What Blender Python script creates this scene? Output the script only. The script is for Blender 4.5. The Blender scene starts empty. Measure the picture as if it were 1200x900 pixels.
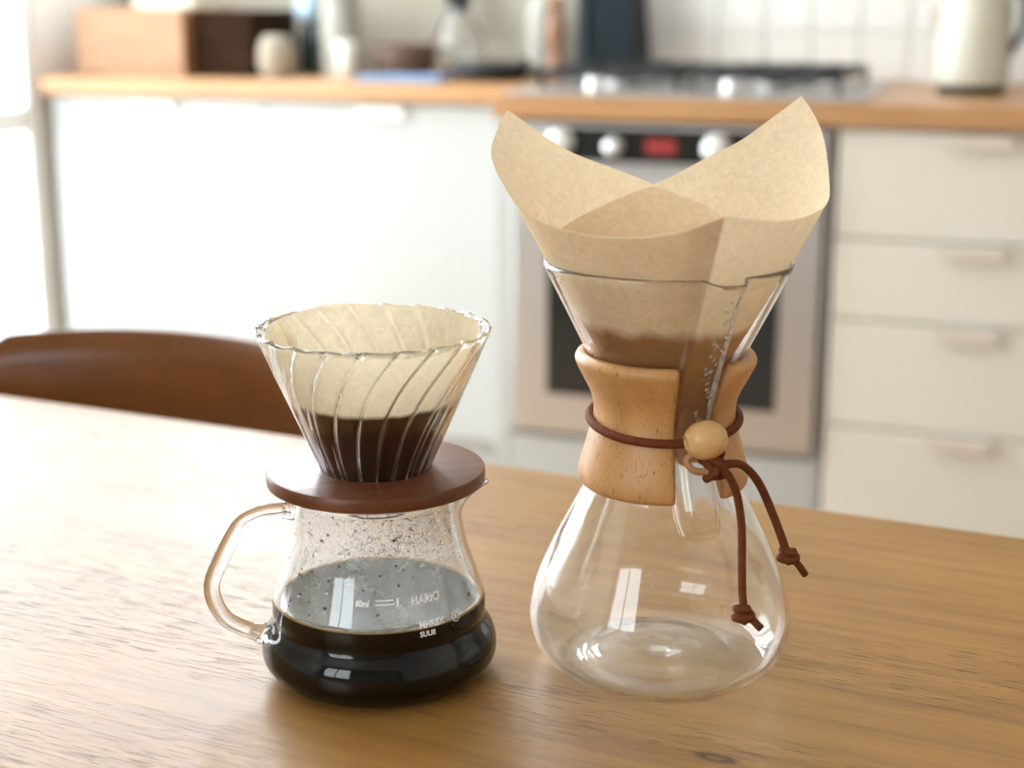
import bpy, bmesh, math, random
from mathutils import Vector, Matrix, noise
random.seed(7)
C = bpy.context.scene.collection
PI = math.pi
T = 0.76                                     # table top height
A19 = math.radians(19.5)                     # the kitchen is turned this much against the view
RM = Matrix.Rotation(-A19, 4, 'Z')
def K(u, v, z=0.0):                          # kitchen frame: u along the counter, v into the wall, v=0 at the oven front
    return RM @ Vector((u, 2.803 + v, z))

# ------------------------------------------------------------------ camera, world, lights, exposure
cam = bpy.data.objects.new('camera', bpy.data.cameras.new('camera')); C.objects.link(cam)
cam.location = (0, 0, 1.085); cam.rotation_euler = (math.radians(90 - 14.2), 0, 0)
cam.data.sensor_width = 36; cam.data.lens = 54; cam.data.clip_start = 0.02
cam.data.dof.use_dof = True; cam.data.dof.focus_distance = 0.742; cam.data.dof.aperture_fstop = 5.4
bpy.context.scene.camera = cam
w = bpy.data.worlds.new('world'); bpy.context.scene.world = w; w.use_nodes = True
w.node_tree.nodes['Background'].inputs[0].default_value = (0.85, 0.93, 1, 1)
w.node_tree.nodes['Background'].inputs[1].default_value = 3.0
vs = bpy.context.scene.view_settings
vs.view_transform = 'Standard'; vs.look = 'None'; vs.gamma = 1; vs.use_curve_mapping = False
vs.exposure = 0.14
cy = bpy.context.scene.cycles
cy.max_bounces = 20; cy.transmission_bounces = 20; cy.diffuse_bounces = 6; cy.glossy_bounces = 8; cy.transparent_max_bounces = 24; cy.sample_clamp_indirect = 20; cy.blur_glossy = 0.0
def area(name, loc, direction, sx, sy, radiance, col):
    L = bpy.data.lights.new(name, 'AREA'); L.shape = 'RECTANGLE'; L.size = sx; L.size_y = sy
    L.energy = radiance * PI * sx * sy; L.color = col
    o = bpy.data.objects.new(name, L); C.objects.link(o); o.location = loc
    o.rotation_euler = Vector(direction).to_track_quat('-Z', 'Y').to_euler()
    return o
uaxis = RM @ Vector((1, 0, 0)); vaxis = RM @ Vector((0, 1, 0))
area('daylight_door', K(-2.40, -0.60, 1.42), uaxis, 2.2, 2.65, 6.0, (0.92, 0.95, 1.0))
area('daylight_corner_window', K(-2.40, 0.475, 2.05), uaxis, 0.34, 1.55, 12.0, (0.90, 0.93, 1.0))
area('daylight_window', K(-1.985, 0.80, 2.05), -vaxis, 0.53, 1.5, 16.5, (0.90, 0.93, 1.0))
area('daylight_rear_window', K(-1.25, -5.12, 1.85), vaxis, 1.5, 1.5, 4.5, (0.92, 0.96, 1.0))

# ------------------------------------------------------------------ materials
MATS = {}
def newmat(name):
    m = bpy.data.materials.new(name); m.use_nodes = True; MATS[name] = m
    return m, m.node_tree, m.node_tree.nodes['Principled BSDF']
def N(t, kind, **kw):
    n = t.nodes.new(kind)
    for k, v in kw.items():
        if k in n.inputs: n.inputs[k].default_value = v
        else: setattr(n, k, v)
    return n
def pmat(name, col, rough=0.5, metal=0.0, var=0.05, scale=12, bump=0.0, spec=0.5, coat=0.0, **kw):
    m, t, p = newmat(name)
    tc = N(t, 'ShaderNodeTexCoord'); nz = N(t, 'ShaderNodeTexNoise', Scale=scale, Detail=4)
    t.links.new(tc.outputs['Object'], nz.inputs['Vector'])
    mx = N(t, 'ShaderNodeMix', data_type='RGBA')
    mx.inputs[6].default_value = (*[c * (1 - var) for c in col], 1); mx.inputs[7].default_value = (*[min(1, c * (1 + var)) for c in col], 1)
    t.links.new(nz.outputs['Fac'], mx.inputs[0]); t.links.new(mx.outputs[2], p.inputs['Base Color'])
    p.inputs['Roughness'].default_value = rough; p.inputs['Metallic'].default_value = metal
    p.inputs['Specular IOR Level'].default_value = spec; p.inputs['Coat Weight'].default_value = coat
    for k, v in kw.items(): p.inputs[k.replace('_', ' ')].default_value = v
    if bump:
        b = N(t, 'ShaderNodeBump', Strength=bump, Distance=0.001)
        t.links.new(nz.outputs['Fac'], b.inputs['Height']); t.links.new(b.outputs[0], p.inputs['Normal'])
    return m
def wood(name, dark, mid, light, rough=0.4, along='X', grain=60, pores=(40, 700), pore_str=0.5, pore_lo=0.62, bump=0.25, fig=1.0, spec=0.5, knot=None, var=(0.28, 0.72)):
    m, t, p = newmat(name); L = t.links.new
    tc = N(t, 'ShaderNodeTexCoord'); src = tc.outputs['Object']
    def mapped(sx, sy, sz, off=(0, 0, 0)):
        v = {'X': (sx, sy, sz), 'Y': (sy, sx, sz), 'Z': (sy, sz, sx)}[along]
        mp = N(t, 'ShaderNodeMapping'); mp.inputs['Scale'].default_value = v; mp.inputs['Location'].default_value = off
        L(src, mp.inputs['Vector']); return mp.outputs[0]
    # broad figure
    n1 = N(t, 'ShaderNodeTexNoise', Scale=1, Detail=5, Roughness=0.55, Distortion=0.6 * fig); L(mapped(2.2, grain * 0.28, grain * 0.28), n1.inputs['Vector'])
    n2 = N(t, 'ShaderNodeTexNoise', Scale=1, Detail=6, Roughness=0.65); L(mapped(6, grain * 3.2, grain * 3.2, (3, 1, 2)), n2.inputs['Vector'])
    n3 = N(t, 'ShaderNodeTexNoise', Scale=1, Detail=2, Roughness=0.5); L(mapped(pores[0], pores[1], pores[1], (7, 4, 1)), n3.inputs['Vector'])
    ad = N(t, 'ShaderNodeMath', operation='MULTIPLY_ADD'); L(n2.outputs['Fac'], ad.inputs[0]); ad.inputs[1].default_value = 0.55
    m2 = N(t, 'ShaderNodeMath', operation='MULTIPLY'); L(n1.outputs['Fac'], m2.inputs[0]); m2.inputs[1].default_value = 0.45
    L(m2.outputs[0], ad.inputs[2])
    cr = N(t, 'ShaderNodeValToRGB'); L(ad.outputs[0], cr.inputs[0])
    e = cr.color_ramp.elements; e[0].position = var[0]; e[0].color = (*dark, 1); e[1].position = var[1]; e[1].color = (*light, 1)
    k = e.new((var[0] + var[1]) / 2); k.color = (*mid, 1)
    pr = N(t, 'ShaderNodeMapRange'); L(n3.outputs['Fac'], pr.inputs['Value'])
    pr.inputs['From Min'].default_value = pore_lo; pr.inputs['From Max'].default_value = pore_lo + 0.08
    # pores gather in bands
    nb = N(t, 'ShaderNodeTexNoise', Scale=1, Detail=2); L(mapped(1.5, grain * 0.5, grain * 0.5, (9, 2, 5)), nb.inputs['Vector'])
    br = N(t, 'ShaderNodeMapRange'); L(nb.outputs['Fac'], br.inputs['Value']); br.inputs['From Min'].default_value = 0.4; br.inputs['From Max'].default_value = 0.62
    mu = N(t, 'ShaderNodeMath', operation='MULTIPLY'); L(pr.outputs[0], mu.inputs[0]); L(br.outputs[0], mu.inputs[1])
    ms = N(t, 'ShaderNodeMath', operation='MULTIPLY'); L(mu.outputs[0], ms.inputs[0]); ms.inputs[1].default_value = pore_str
    mx = N(t, 'ShaderNodeMix', data_type='RGBA'); L(ms.outputs[0], mx.inputs[0]); L(cr.outputs[0], mx.inputs[6]); mx.inputs[7].default_value = (*[c * 0.35 for c in dark], 1)
    out = mx.outputs[2]
    if knot:
        vd = N(t, 'ShaderNodeVectorMath', operation='SUBTRACT'); L(src, vd.inputs[0]); vd.inputs[1].default_value = knot
        sc = N(t, 'ShaderNodeVectorMath', operation='MULTIPLY'); L(vd.outputs[0], sc.inputs[0]); sc.inputs[1].default_value = (62, 150, 0)
        nn = N(t, 'ShaderNodeTexNoise', Scale=120, Detail=2); L(src, nn.inputs['Vector'])
        ln = N(t, 'ShaderNodeVectorMath', operation='LENGTH'); L(sc.outputs[0], ln.inputs[0])
        s = N(t, 'ShaderNodeMath', operation='MULTIPLY_ADD'); L(nn.outputs['Fac'], s.inputs[0]); s.inputs[1].default_value = 0.5; L(ln.outputs['Value'], s.inputs[2])
        kr = N(t, 'ShaderNodeValToRGB'); L(s.outputs[0], kr.inputs[0])
        ke = kr.color_ramp.elements; ke[0].position = 0.0; ke[0].color = (0.75, 0.75, 0.75, 1); ke[1].position = 1.0; ke[1].color = (0, 0, 0, 1)
        for q, c in ((0.42, 0.35), (0.62, 1.0), (0.8, 0.55)):
            x = ke.new(q); x.color = (c, c, c, 1)
        mk = N(t, 'ShaderNodeMix', data_type='RGBA'); L(kr.outputs[0], mk.inputs[0]); L(out, mk.inputs[6]); mk.inputs[7].default_value = (0.07, 0.03, 0.013, 1)
        out = mk.outputs[2]
    L(out, p.inputs['Base Color'])
    p.inputs['Roughness'].default_value = rough; p.inputs['Specular IOR Level'].default_value = spec
    hs = N(t, 'ShaderNodeMath', operation='SUBTRACT'); L(n2.outputs['Fac'], hs.inputs[0]); L(mu.outputs[0], hs.inputs[1])
    b = N(t, 'ShaderNodeBump', Strength=bump, Distance=0.0006); L(hs.outputs[0], b.inputs['Height']); L(b.outputs[0], p.inputs['Normal'])
    return m
TBL_ANG = math.radians(-25.2)
E1 = Vector((math.cos(TBL_ANG), math.sin(TBL_ANG), 0)); E2 = Vector((-E1.y, E1.x, 0))
kp = Vector((0.0895, 0.6144, 0)); TC = E1 * -0.35 + E2 * 0.498
kn = (kp - TC)
wood('oak_table', (0.17, 0.072, 0.016), (0.345, 0.172, 0.043), (0.47, 0.257, 0.074), rough=0.41, grain=26, pores=(42, 850), pore_str=0.85, pore_lo=0.57, bump=0.55, spec=0.5,
     knot=(kn.dot(E1), kn.dot(E2), 0))
wood('beech_worktop', (0.32, 0.16, 0.06), (0.44, 0.23, 0.095), (0.51, 0.29, 0.13), rough=0.35, grain=20, pore_str=0.1)
wood('walnut', (0.06, 0.018, 0.007), (0.15, 0.047, 0.017), (0.25, 0.088, 0.034), spec=0.4, rough=0.36, grain=34, pores=(60, 900), pore_str=0.5, bump=0.3)
wood('teak_ply', (0.11, 0.032, 0.004), (0.16, 0.052, 0.008), (0.20, 0.07, 0.013), spec=0.3, rough=0.3, grain=10, pore_str=0.2, bump=0.1)
wood('beech_collar', (0.42, 0.19, 0.06), (0.58, 0.295, 0.105), (0.68, 0.385, 0.155), rough=0.42, along='Z', grain=24, pores=(190, 950), pore_str=0.85, pore_lo=0.63, bump=0.3)
wood('bead_wood', (0.60, 0.33, 0.12), (0.68, 0.41, 0.17), (0.74, 0.48, 0.22), rough=0.32, along='Z', grain=40, pores=(300, 1500), pore_str=0.3, bump=0.2)
wood('light_box_wood', (0.26, 0.12, 0.05), (0.36, 0.19, 0.09), (0.42, 0.24, 0.12), rough=0.5, grain=14, pore_str=0.1)
wood('dark_box_wood', (0.015, 0.007, 0.003), (0.028, 0.013, 0.006), (0.04, 0.02, 0.009), rough=0.9, spec=0.1, grain=14, pore_str=0.1)
pmat('white_lacquer', (0.42, 0.425, 0.405), 0.35, var=0.01)
pmat('cream_pull', (0.80, 0.76, 0.66), 0.4, var=0.02)
pmat('drawer_lacquer', (0.66, 0.625, 0.545), 0.35, var=0.01)
pmat('taupe_pull', (0.60, 0.53, 0.45), 0.4, var=0.02)
pmat('steel', (0.56, 0.55, 0.54), 0.32, metal=0.9, var=0.04, scale=40)
pmat('black_glass', (0.012, 0.014, 0.014), 0.12, var=0.1)
pmat('black_enamel', (0.015, 0.017, 0.018), 0.45, var=0.2)
pmat('knob_metal', (0.82, 0.82, 0.80), 0.3, metal=0.5, var=0.02)
pmat('wall_paint', (0.74, 0.72, 0.67), 0.8, var=0.02, bump=0.1)
pmat('wall_beige', (0.40, 0.36, 0.29), 0.8, var=0.03, bump=0.1)
pmat('wall_olive', (0.40, 0.38, 0.33), 0.8, var=0.03)
pmat('ceiling_paint', (0.82, 0.81, 0.79), 0.9, var=0.01)
pmat('floor_boards', (0.42, 0.27, 0.15), 0.45, var=0.12, scale=3)
pmat('frame_white', (0.82, 0.83, 0.82), 0.35, var=0.01)
pmat('tile_glaze', (0.76, 0.75, 0.71), 0.18, var=0.03, scale=5)
pmat('grout', (0.71, 0.70, 0.66), 0.8)
pmat('leather_cord', (0.14, 0.036, 0.010), 0.7, spec=0.2, var=0.3, scale=400, bump=0.5)
pmat('tan_leather', (0.42, 0.20, 0.075), 0.6, var=0.2, scale=400, bump=0.3)
pmat('cream_enamel', (0.62, 0.60, 0.50), 0.25, var=0.02)
pmat('navy', (0.006, 0.014, 0.018), 0.5, spec=0.2, var=0.1)
pmat('slate_blue', (0.03, 0.055, 0.07), 0.4, var=0.1)
pmat('pale_ceramic', (0.36, 0.35, 0.30), 0.4, var=0.05)
pmat('beige_flour', (0.34, 0.29, 0.22), 0.7, var=0.1)
pmat('lid_blue', (0.50, 0.68, 0.82), 0.35, var=0.03)
pmat('tray_blue', (0.20, 0.30, 0.46), 0.35, var=0.05)
pmat('dark_green_glass', (0.03, 0.045, 0.04), 0.15, var=0.1)
pmat('brown_basket', (0.10, 0.055, 0.03), 0.7, var=0.3, scale=60)
pmat('brass_brown', (0.30, 0.15, 0.08), 0.4, var=0.1)
pmat('paper_cream', (0.80, 0.74, 0.62), 0.8, var=0.02)
pmat('print_white', (0.97, 0.98, 0.99), 0.5, var=0.0)
pmat('foam', (0.50, 0.32, 0.13), 0.5, var=0.4, scale=900, bump=0.5)
pmat('speck_brown', (0.07, 0.03, 0.012), 0.6, var=0.3)
pmat('grounds', (0.045, 0.022, 0.011), 0.9, var=0.6, scale=900, bump=1.0)
m, t, p = newmat('red_display')
p.inputs['Base Color'].default_value = (0.2, 0.01, 0.01, 1); p.inputs['Emission Color'].default_value = (1, 0.05, 0.04, 1); p.inputs['Emission Strength'].default_value = 0.12
m, t, p = newmat('coffee')
nz = N(t, 'ShaderNodeTexNoise', Scale=90, Detail=2)
mx = N(t, 'ShaderNodeMix', data_type='RGBA'); mx.inputs[6].default_value = (0.0012, 0.0004, 0.0002, 1); mx.inputs[7].default_value = (0.003, 0.001, 0.0004, 1)
t.links.new(nz.outputs['Fac'], mx.inputs[0]); t.links.new(mx.outputs[2], p.inputs['Base Color'])
p.inputs['Roughness'].default_value = 0.04; p.inputs['IOR'].default_value = 1.33
mc = MATS['coffee'].copy(); mc.name = 'coffee_against_glass'; MATS['coffee_side'] = mc; mc.node_tree.nodes['Principled BSDF'].inputs['IOR'].default_value = 1.05
def glass(name, col=(1, 1, 1), ior=1.47, rough=0.0, bump=0.0, clear=0.03):
    m = bpy.data.materials.new(name); m.use_nodes = True; MATS[name] = m; t = m.node_tree
    t.nodes.remove(t.nodes['Principled BSDF'])
    g = N(t, 'ShaderNodeBsdfGlass', IOR=ior, Roughness=rough); g.inputs['Color'].default_value = (*col, 1)
    tr = N(t, 'ShaderNodeBsdfTransparent'); tr.inputs[0].default_value = (*col, 1); mxs = N(t, 'ShaderNodeMixShader'); mxs.inputs[0].default_value = 1 - clear
    if bump:
        tc = N(t, 'ShaderNodeTexCoord'); nz = N(t, 'ShaderNodeTexNoise', Scale=60, Detail=2)
        t.links.new(tc.outputs['Object'], nz.inputs['Vector'])
        b = N(t, 'ShaderNodeBump', Strength=bump, Distance=0.001); t.links.new(nz.outputs['Fac'], b.inputs['Height']); t.links.new(b.outputs[0], g.inputs['Normal'])
    t.links.new(tr.outputs[0], mxs.inputs[1]); t.links.new(g.outputs[0], mxs.inputs[2]); t.links.new(mxs.outputs[0], t.nodes['Material Output'].inputs[0])
    return m
glass('clear_glass', (0.985, 0.99, 0.99), bump=0.04)
glass('dripper_glass', (0.98, 0.985, 0.985))
glass('water', (1, 1, 1), 1.33)
def thin_glass(name, tint=(0.97, 0.985, 0.98)):
    m = bpy.data.materials.new(name); m.use_nodes = True; MATS[name] = m; t = m.node_tree
    t.nodes.remove(t.nodes['Principled BSDF'])
    tr = N(t, 'ShaderNodeBsdfTransparent'); tr.inputs[0].default_value = (*tint, 1)
    gl = N(t, 'ShaderNodeBsdfGlossy', Roughness=0.02); lw = N(t, 'ShaderNodeLayerWeight', Blend=0.5)
    pw = N(t, 'ShaderNodeMath', operation='POWER'); t.links.new(lw.outputs['Facing'], pw.inputs[0]); pw.inputs[1].default_value = 5
    fr = N(t, 'ShaderNodeMath', operation='MULTIPLY_ADD'); t.links.new(pw.outputs[0], fr.inputs[0]); fr.inputs[1].default_value = 0.8; fr.inputs[2].default_value = 0.02
    nz = N(t, 'ShaderNodeTexNoise', Scale=3); b = N(t, 'ShaderNodeBump', Strength=0.02); t.links.new(nz.outputs['Fac'], b.inputs['Height']); t.links.new(b.outputs[0], gl.inputs['Normal'])
    mx = N(t, 'ShaderNodeMixShader'); t.links.new(fr.outputs[0], mx.inputs[0]); t.links.new(tr.outputs[0], mx.inputs[1]); t.links.new(gl.outputs[0], mx.inputs[2])
    t.links.new(mx.outputs[0], t.nodes['Material Output'].inputs[0])
thin_glass('window_pane')
def paper(name, dry, wet, z_wet, amp, translucency=0.5, wet_soft=0.003, back=None, fibre=170):
    m = bpy.data.materials.new(name); m.use_nodes = True; MATS[name] = m; t = m.node_tree; L = t.links.new
    t.nodes.remove(t.nodes['Principled BSDF'])
    tc = N(t, 'ShaderNodeTexCoord'); sp = N(t, 'ShaderNodeSeparateXYZ'); L(tc.outputs['Object'], sp.inputs[0])
    nz = N(t, 'ShaderNodeTexNoise', Scale=45, Detail=4); L(tc.outputs['Object'], nz.inputs['Vector'])
    ad = N(t, 'ShaderNodeMath', operation='MULTIPLY_ADD'); L(nz.outputs['Fac'], ad.inputs[0]); ad.inputs[1].default_value = amp; L(sp.outputs[2], ad.inputs[2])
    mr = N(t, 'ShaderNodeMapRange'); L(ad.outputs[0], mr.inputs['Value'])
    mr.inputs['From Min'].default_value = z_wet - wet_soft + amp * 0.5; mr.inputs['From Max'].default_value = z_wet + wet_soft + amp * 0.5
    fb = N(t, 'ShaderNodeTexNoise', Scale=fibre, Detail=5, Roughness=0.7, Distortion=1.5); L(tc.outputs['Object'], fb.inputs['Vector'])
    fr = N(t, 'ShaderNodeMapRange'); L(fb.outputs['Fac'], fr.inputs['Value']); fr.inputs['From Min'].default_value = 0.3; fr.inputs['From Max'].default_value = 0.7
    fr.inputs['To Min'].default_value = 0.86; fr.inputs['To Max'].default_value = 1.05
    mx = N(t, 'ShaderNodeMix', data_type='RGBA'); L(mr.outputs[0], mx.inputs[0]); mx.inputs[6].default_value = (*wet, 1); mx.inputs[7].default_value = (*dry, 1)
    ml = N(t, 'ShaderNodeVectorMath', operation='SCALE'); L(mx.outputs[2], ml.inputs[0]); L(fr.outputs[0], ml.inputs['Scale'])
    d = N(t, 'ShaderNodeBsdfDiffuse'); s = N(t, 'ShaderNodeBsdfTranslucent'); L(ml.outputs[0], d.inputs[0]); L(ml.outputs[0], s.inputs[0])
    b = N(t, 'ShaderNodeBump', Strength=0.35, Distance=0.0004); L(fb.outputs['Fac'], b.inputs['Height']); L(b.outputs[0], d.inputs['Normal'])
    ms = N(t, 'ShaderNodeMixShader'); ms.inputs[0].default_value = translucency; L(d.outputs[0], ms.inputs[1]); L(s.outputs[0], ms.inputs[2])
    L(ms.outputs[0], t.nodes['Material Output'].inputs[0])
    return m
paper('brown_paper', (0.90, 0.74, 0.52), (0.40, 0.20, 0.085), 0.176, 0.012, 0.24)
paper('white_paper', (0.90, 0.80, 0.60), (0.070, 0.032, 0.014), 0.1402, 0.006, 0.45, wet_soft=0.0012)
def mist(name):
    m = bpy.data.materials.new(name); m.use_nodes = True; MATS[name] = m; t = m.node_tree; L = t.links.new
    t.nodes.remove(t.nodes['Principled BSDF'])
    tc = N(t, 'ShaderNodeTexCoord'); nz = N(t, 'ShaderNodeTexNoise', Scale=28, Detail=8, Roughness=0.75); L(tc.outputs['Object'], nz.inputs['Vector'])
    mr = N(t, 'ShaderNodeMapRange'); L(nz.outputs['Fac'], mr.inputs['Value']); mr.inputs['From Min'].default_value = 0.3; mr.inputs['From Max'].default_value = 0.75
    mr.inputs['To Min'].default_value = 0.08; mr.inputs['To Max'].default_value = 0.42
    tr = N(t, 'ShaderNodeBsdfTransparent'); d = N(t, 'ShaderNodeBsdfDiffuse'); d.inputs[0].default_value = (0.85, 0.86, 0.86, 1)
    tl = N(t, 'ShaderNodeBsdfTranslucent'); tl.inputs[0].default_value = (0.85, 0.86, 0.86, 1)
    md = N(t, 'ShaderNodeMixShader'); md.inputs[0].default_value = 0.5; L(d.outputs[0], md.inputs[1]); L(tl.outputs[0], md.inputs[2])
    ms = N(t, 'ShaderNodeMixShader'); L(mr.outputs[0], ms.inputs[0]); L(tr.outputs[0], ms.inputs[1]); L(md.outputs[0], ms.inputs[2])
    L(ms.outputs[0], t.nodes['Material Output'].inputs[0])
mist('mist')

# ------------------------------------------------------------------ helpers
def tag(o, label=None, cat=None, group=None, kind=None):
    if label: o['label'] = label
    if cat: o['category'] = cat
    if group: o['group'] = group
    if kind: o['kind'] = kind
    return o
def thing(name, label, cat, loc=(0, 0, 0), rz=0.0, group=None):
    o = bpy.data.objects.new(name, None); C.objects.link(o); o.location = loc; o.rotation_euler = (0, 0, rz)
    o.empty_display_size = 0.05
    return tag(o, label, cat, group)
def obj(name, bm, mat, parent=None, smooth=False, mods=()):
    me = bpy.data.meshes.new(name)
    if isinstance(bm, tuple): me.from_pydata(bm[0], [], bm[1]); me.update()
    else: bm.to_mesh(me); bm.free()
    if isinstance(mat, str): mat = MATS[mat]
    me.materials.append(mat)
    for p_ in me.polygons: p_.use_smooth = smooth
    o = bpy.data.objects.new(name, me); C.objects.link(o)
    if parent is not None: o.parent = parent
    return o
def bx(bm, x0, x1, y0, y1, z0, z1, bev=0.0, seg=2):
    r = bmesh.ops.create_cube(bm, size=1.0)
    vs_ = r['verts']
    for v in vs_: v.co = Vector(((x0 + x1) / 2 + v.co.x * (x1 - x0), (y0 + y1) / 2 + v.co.y * (y1 - y0), (z0 + z1) / 2 + v.co.z * (z1 - z0)))
    if bev:
        es = list({e for v in vs_ for e in v.link_edges})
        bmesh.ops.bevel(bm, geom=es, offset=bev, segments=seg, affect='EDGES', profile=0.5)
    return bm
def box(*a, **k): return bx(bmesh.new(), *a, **k)
def catmull(pts, n=8, closed=False):
    out = []; P = [Vector(p) for p in pts]; m = len(P)
    rng = range(m) if closed else range(m - 1)
    for i in rng:
        if closed: a, b, c, d = P[(i - 1) % m], P[i], P[(i + 1) % m], P[(i + 2) % m]
        else: a, b, c, d = (P[i - 1] if i else P[0] * 2 - P[1]), P[i], P[i + 1], (P[i + 2] if i + 2 < m else P[m - 1] * 2 - P[m - 2])
        for k in range(n):
            s = k / n
            out.append(0.5 * ((2 * b) + (c - a) * s + (2 * a - 5 * b + 4 * c - d) * s * s + (3 * b - a - 3 * c + d) * s ** 3))
    if not closed: out.append(P[-1])
    return out
def lathe(path, seg=96, fn=None, closed=False):          # path of (r, z); r=0 ends become poles
    V = []; Fc = []; rings = []
    for i, (r, z) in enumerate(path):
        if r < 1e-6: V.append((0, 0, z)); rings.append([len(V) - 1])
        else:
            idx = []
            for j in range(seg):
                th = 2 * PI * j / seg
                rr, zz = fn(r, z, th, i) if fn else (r, z)
                V.append((rr * math.cos(th), rr * math.sin(th), zz)); idx.append(len(V) - 1)
            rings.append(idx)
    n = len(rings); prs = [(i, i + 1) for i in range(n - 1)] + ([(n - 1, 0)] if closed else [])
    for a, b in prs:
        A, B = rings[a], rings[b]
        for j in range(seg):
            k = (j + 1) % seg
            if len(A) == 1 and len(B) == 1: continue
            if len(A) == 1: Fc.append((A[0], B[k], B[j]))
            elif len(B) == 1: Fc.append((A[j], A[k], B[0]))
            else: Fc.append((A[j], A[k], B[k], B[j]))
    return V, Fc
def fixn(o):                                             # consistent outward normals
    bm = bmesh.new(); bm.from_mesh(o.data); bmesh.ops.recalc_face_normals(bm, faces=bm.faces); bm.to_mesh(o.data); bm.free(); return o
def offset_path(path, t):                                # shift a (r,z) polyline inward
    out = []
    for i in range(len(path)):
        a = Vector(path[max(0, i - 1)]); b = Vector(path[min(len(path) - 1, i + 1)])
        d = (b - a)
        if d.length < 1e-9: out.append(tuple(path[i])); continue
        d.normalize(); nrm = Vector((-d.y, d.x))         # left of travel: inward when going up
        q = Vector(path[i]) + nrm * t
        out.append((max(q.x, 0.0), q.y))
    return out
def tube(pts, r, seg=12, flat=1.0, caps=True, closed=False, radii=None, up=None):
    P = [Vector(p) for p in pts]; V = []; Fc = []; m = len(P); nrm = None
    for i in range(m):
        if closed: d = P[(i + 1) % m] - P[(i - 1) % m]
        else: d = P[min(i + 1, m - 1)] - P[max(i - 1, 0)]
        d.normalize()
        if up is not None: nrm = Vector(up) - d * Vector(up).dot(d)
        elif nrm is None:
            nrm = Vector((0, 0, 1)) if abs(d.z) < 0.9 else Vector((1, 0, 0)); nrm = nrm - d * nrm.dot(d)
        else: nrm = nrm - d * nrm.dot(d)
        nrm.normalize(); bn = d.cross(nrm)
        rr = radii[i] if radii else r
        for j in range(seg):
            a = 2 * PI * j / seg
            V.append(P[i] + nrm * math.cos(a) * rr * flat + bn * math.sin(a) * rr)
    prs = [(i, i + 1) for i in range(m - 1)] + ([(m - 1, 0)] if closed else [])
    for a, b in prs:
        for j in range(seg):
            k = (j + 1) % seg; Fc.append((a * seg + j, a * seg + k, b * seg + k, b * seg + j))
    if caps and not closed:
        Fc.append(tuple(range(seg))[::-1]); Fc.append(tuple((m - 1) * seg + j for j in range(seg)))
    return V, Fc
def joinvf(*vf):
    V = []; Fc = []
    for v, f in vf:
        o = len(V); V += list(v); Fc += [tuple(i + o for i in q) for q in f]
    return V, Fc
def lerp_tab(tab, x):
    if x <= tab[0][0]: return tab[0][1]
    for (a, b), (c, d) in zip(tab, tab[1:]):
        if x <= c: return b + (d - b) * (x - a) / (c - a)
    return tab[-1][1]
def cyl(r, z0, z1, x=0, y=0, bev=0.0, seg=32):
    b = bev; pts = [(0, z0), (r - b, z0)] + ([(r, z0 + b)] if b else []) + ([(r, z1 - b)] if b else [(r, z1)]) + ([(r - b, z1)] if b else []) + [(0, z1)]
    V, Fc = lathe(pts, seg); return [(a + x, b_ + y, c) for a, b_, c in V], Fc
def ycyl(r, x, z, y0, y1, seg=28, taper=1.0):            # a knob: cylinder along y, front at y0
    V = []; Fc = []
    prof = [(0, y1), (r * 1.08, y1), (r * 1.08, y1 - 0.004), (r, y1 - 0.005), (r * taper, y0 + 0.002), (r * taper * 0.93, y0), (0, y0)]
    V0, F0 = lathe(prof, seg)
    return [(x + a, c, z + b) for a, b, c in V0], F0

# ------------------------------------------------------------------ the setting
ROT = -A19
K0 = K(0, 0, 0)
def struct(name, bm, mat, smooth=False):
    o = obj(name, bm, mat, None, smooth); o.location = K0; o.rotation_euler = (0, 0, ROT); o['kind'] = 'structure'; return o
UL, UR, VB, VF, H = -2.30, 2.6, 0.70, -5.0, 2.95
struct('floor', box(UL - 0.15, UR + 0.15, VF - 0.15, VB + 0.15, -0.1, 0.0), 'floor_boards')
struct('ceiling', box(UL - 0.15, UR + 0.15, VF - 0.15, VB + 0.15, H, H + 0.1), 'ceiling_paint')
bm = bmesh.new()                                          # back wall with its window opening
WU0, WU1, WZ0, WZ1 = -2.25, -1.72, 1.30, 2.80
bx(bm, UL, WU0, VB, VB + 0.15, 0, H); bx(bm, WU1, UR, VB, VB + 0.15, 0, H); bx(bm, WU0, WU1, VB, VB + 0.15, 0, WZ0); bx(bm, WU0, WU1, VB, VB + 0.15, WZ1, H)
wall_back = struct('wall_back', bm, 'wall_beige')
bm = bmesh.new(); DV0, DV1, DZ1 = -1.70, 0.312, 2.75        # left wall with the glazed door opening
bx(bm, UL - 0.06, UL, VF, DV0, 0, H); bx(bm, UL - 0.06, UL, DV1, VB, 0, 1.28); bx(bm, UL - 0.06, UL, DV1, VB, 2.82, H); bx(bm, UL - 0.06, UL, DV1, 0.325, 1.28, 2.82); bx(bm, UL - 0.06, UL, 0.645, VB, 1.28, 2.82); bx(bm, UL - 0.06, UL, DV0, DV1, DZ1, H)
struct('wall_left', bm, 'wall_paint')
struct('wall_right', box(UR, UR + 0.15, VF, VB, 0, H), 'wall_paint')
bm = bmesh.new(); RU0, RU1, RZ0, RZ1 = -2.0, -0.5, 1.1, 2.6
bx(bm, UL, RU0, VF - 0.15, VF, 0, H); bx(bm, RU1, UR, VF - 0.15, VF, 0, H); bx(bm, RU0, RU1, VF - 0.15, VF, 0, RZ0); bx(bm, RU0, RU1, VF - 0.15, VF, RZ1, H)
struct('wall_front', bm, 'wall_olive')
struct('baseboard_left', box(UL, UL + 0.015, VF, DV0, 0, 0.08, bev=0.003), 'frame_white')
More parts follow.
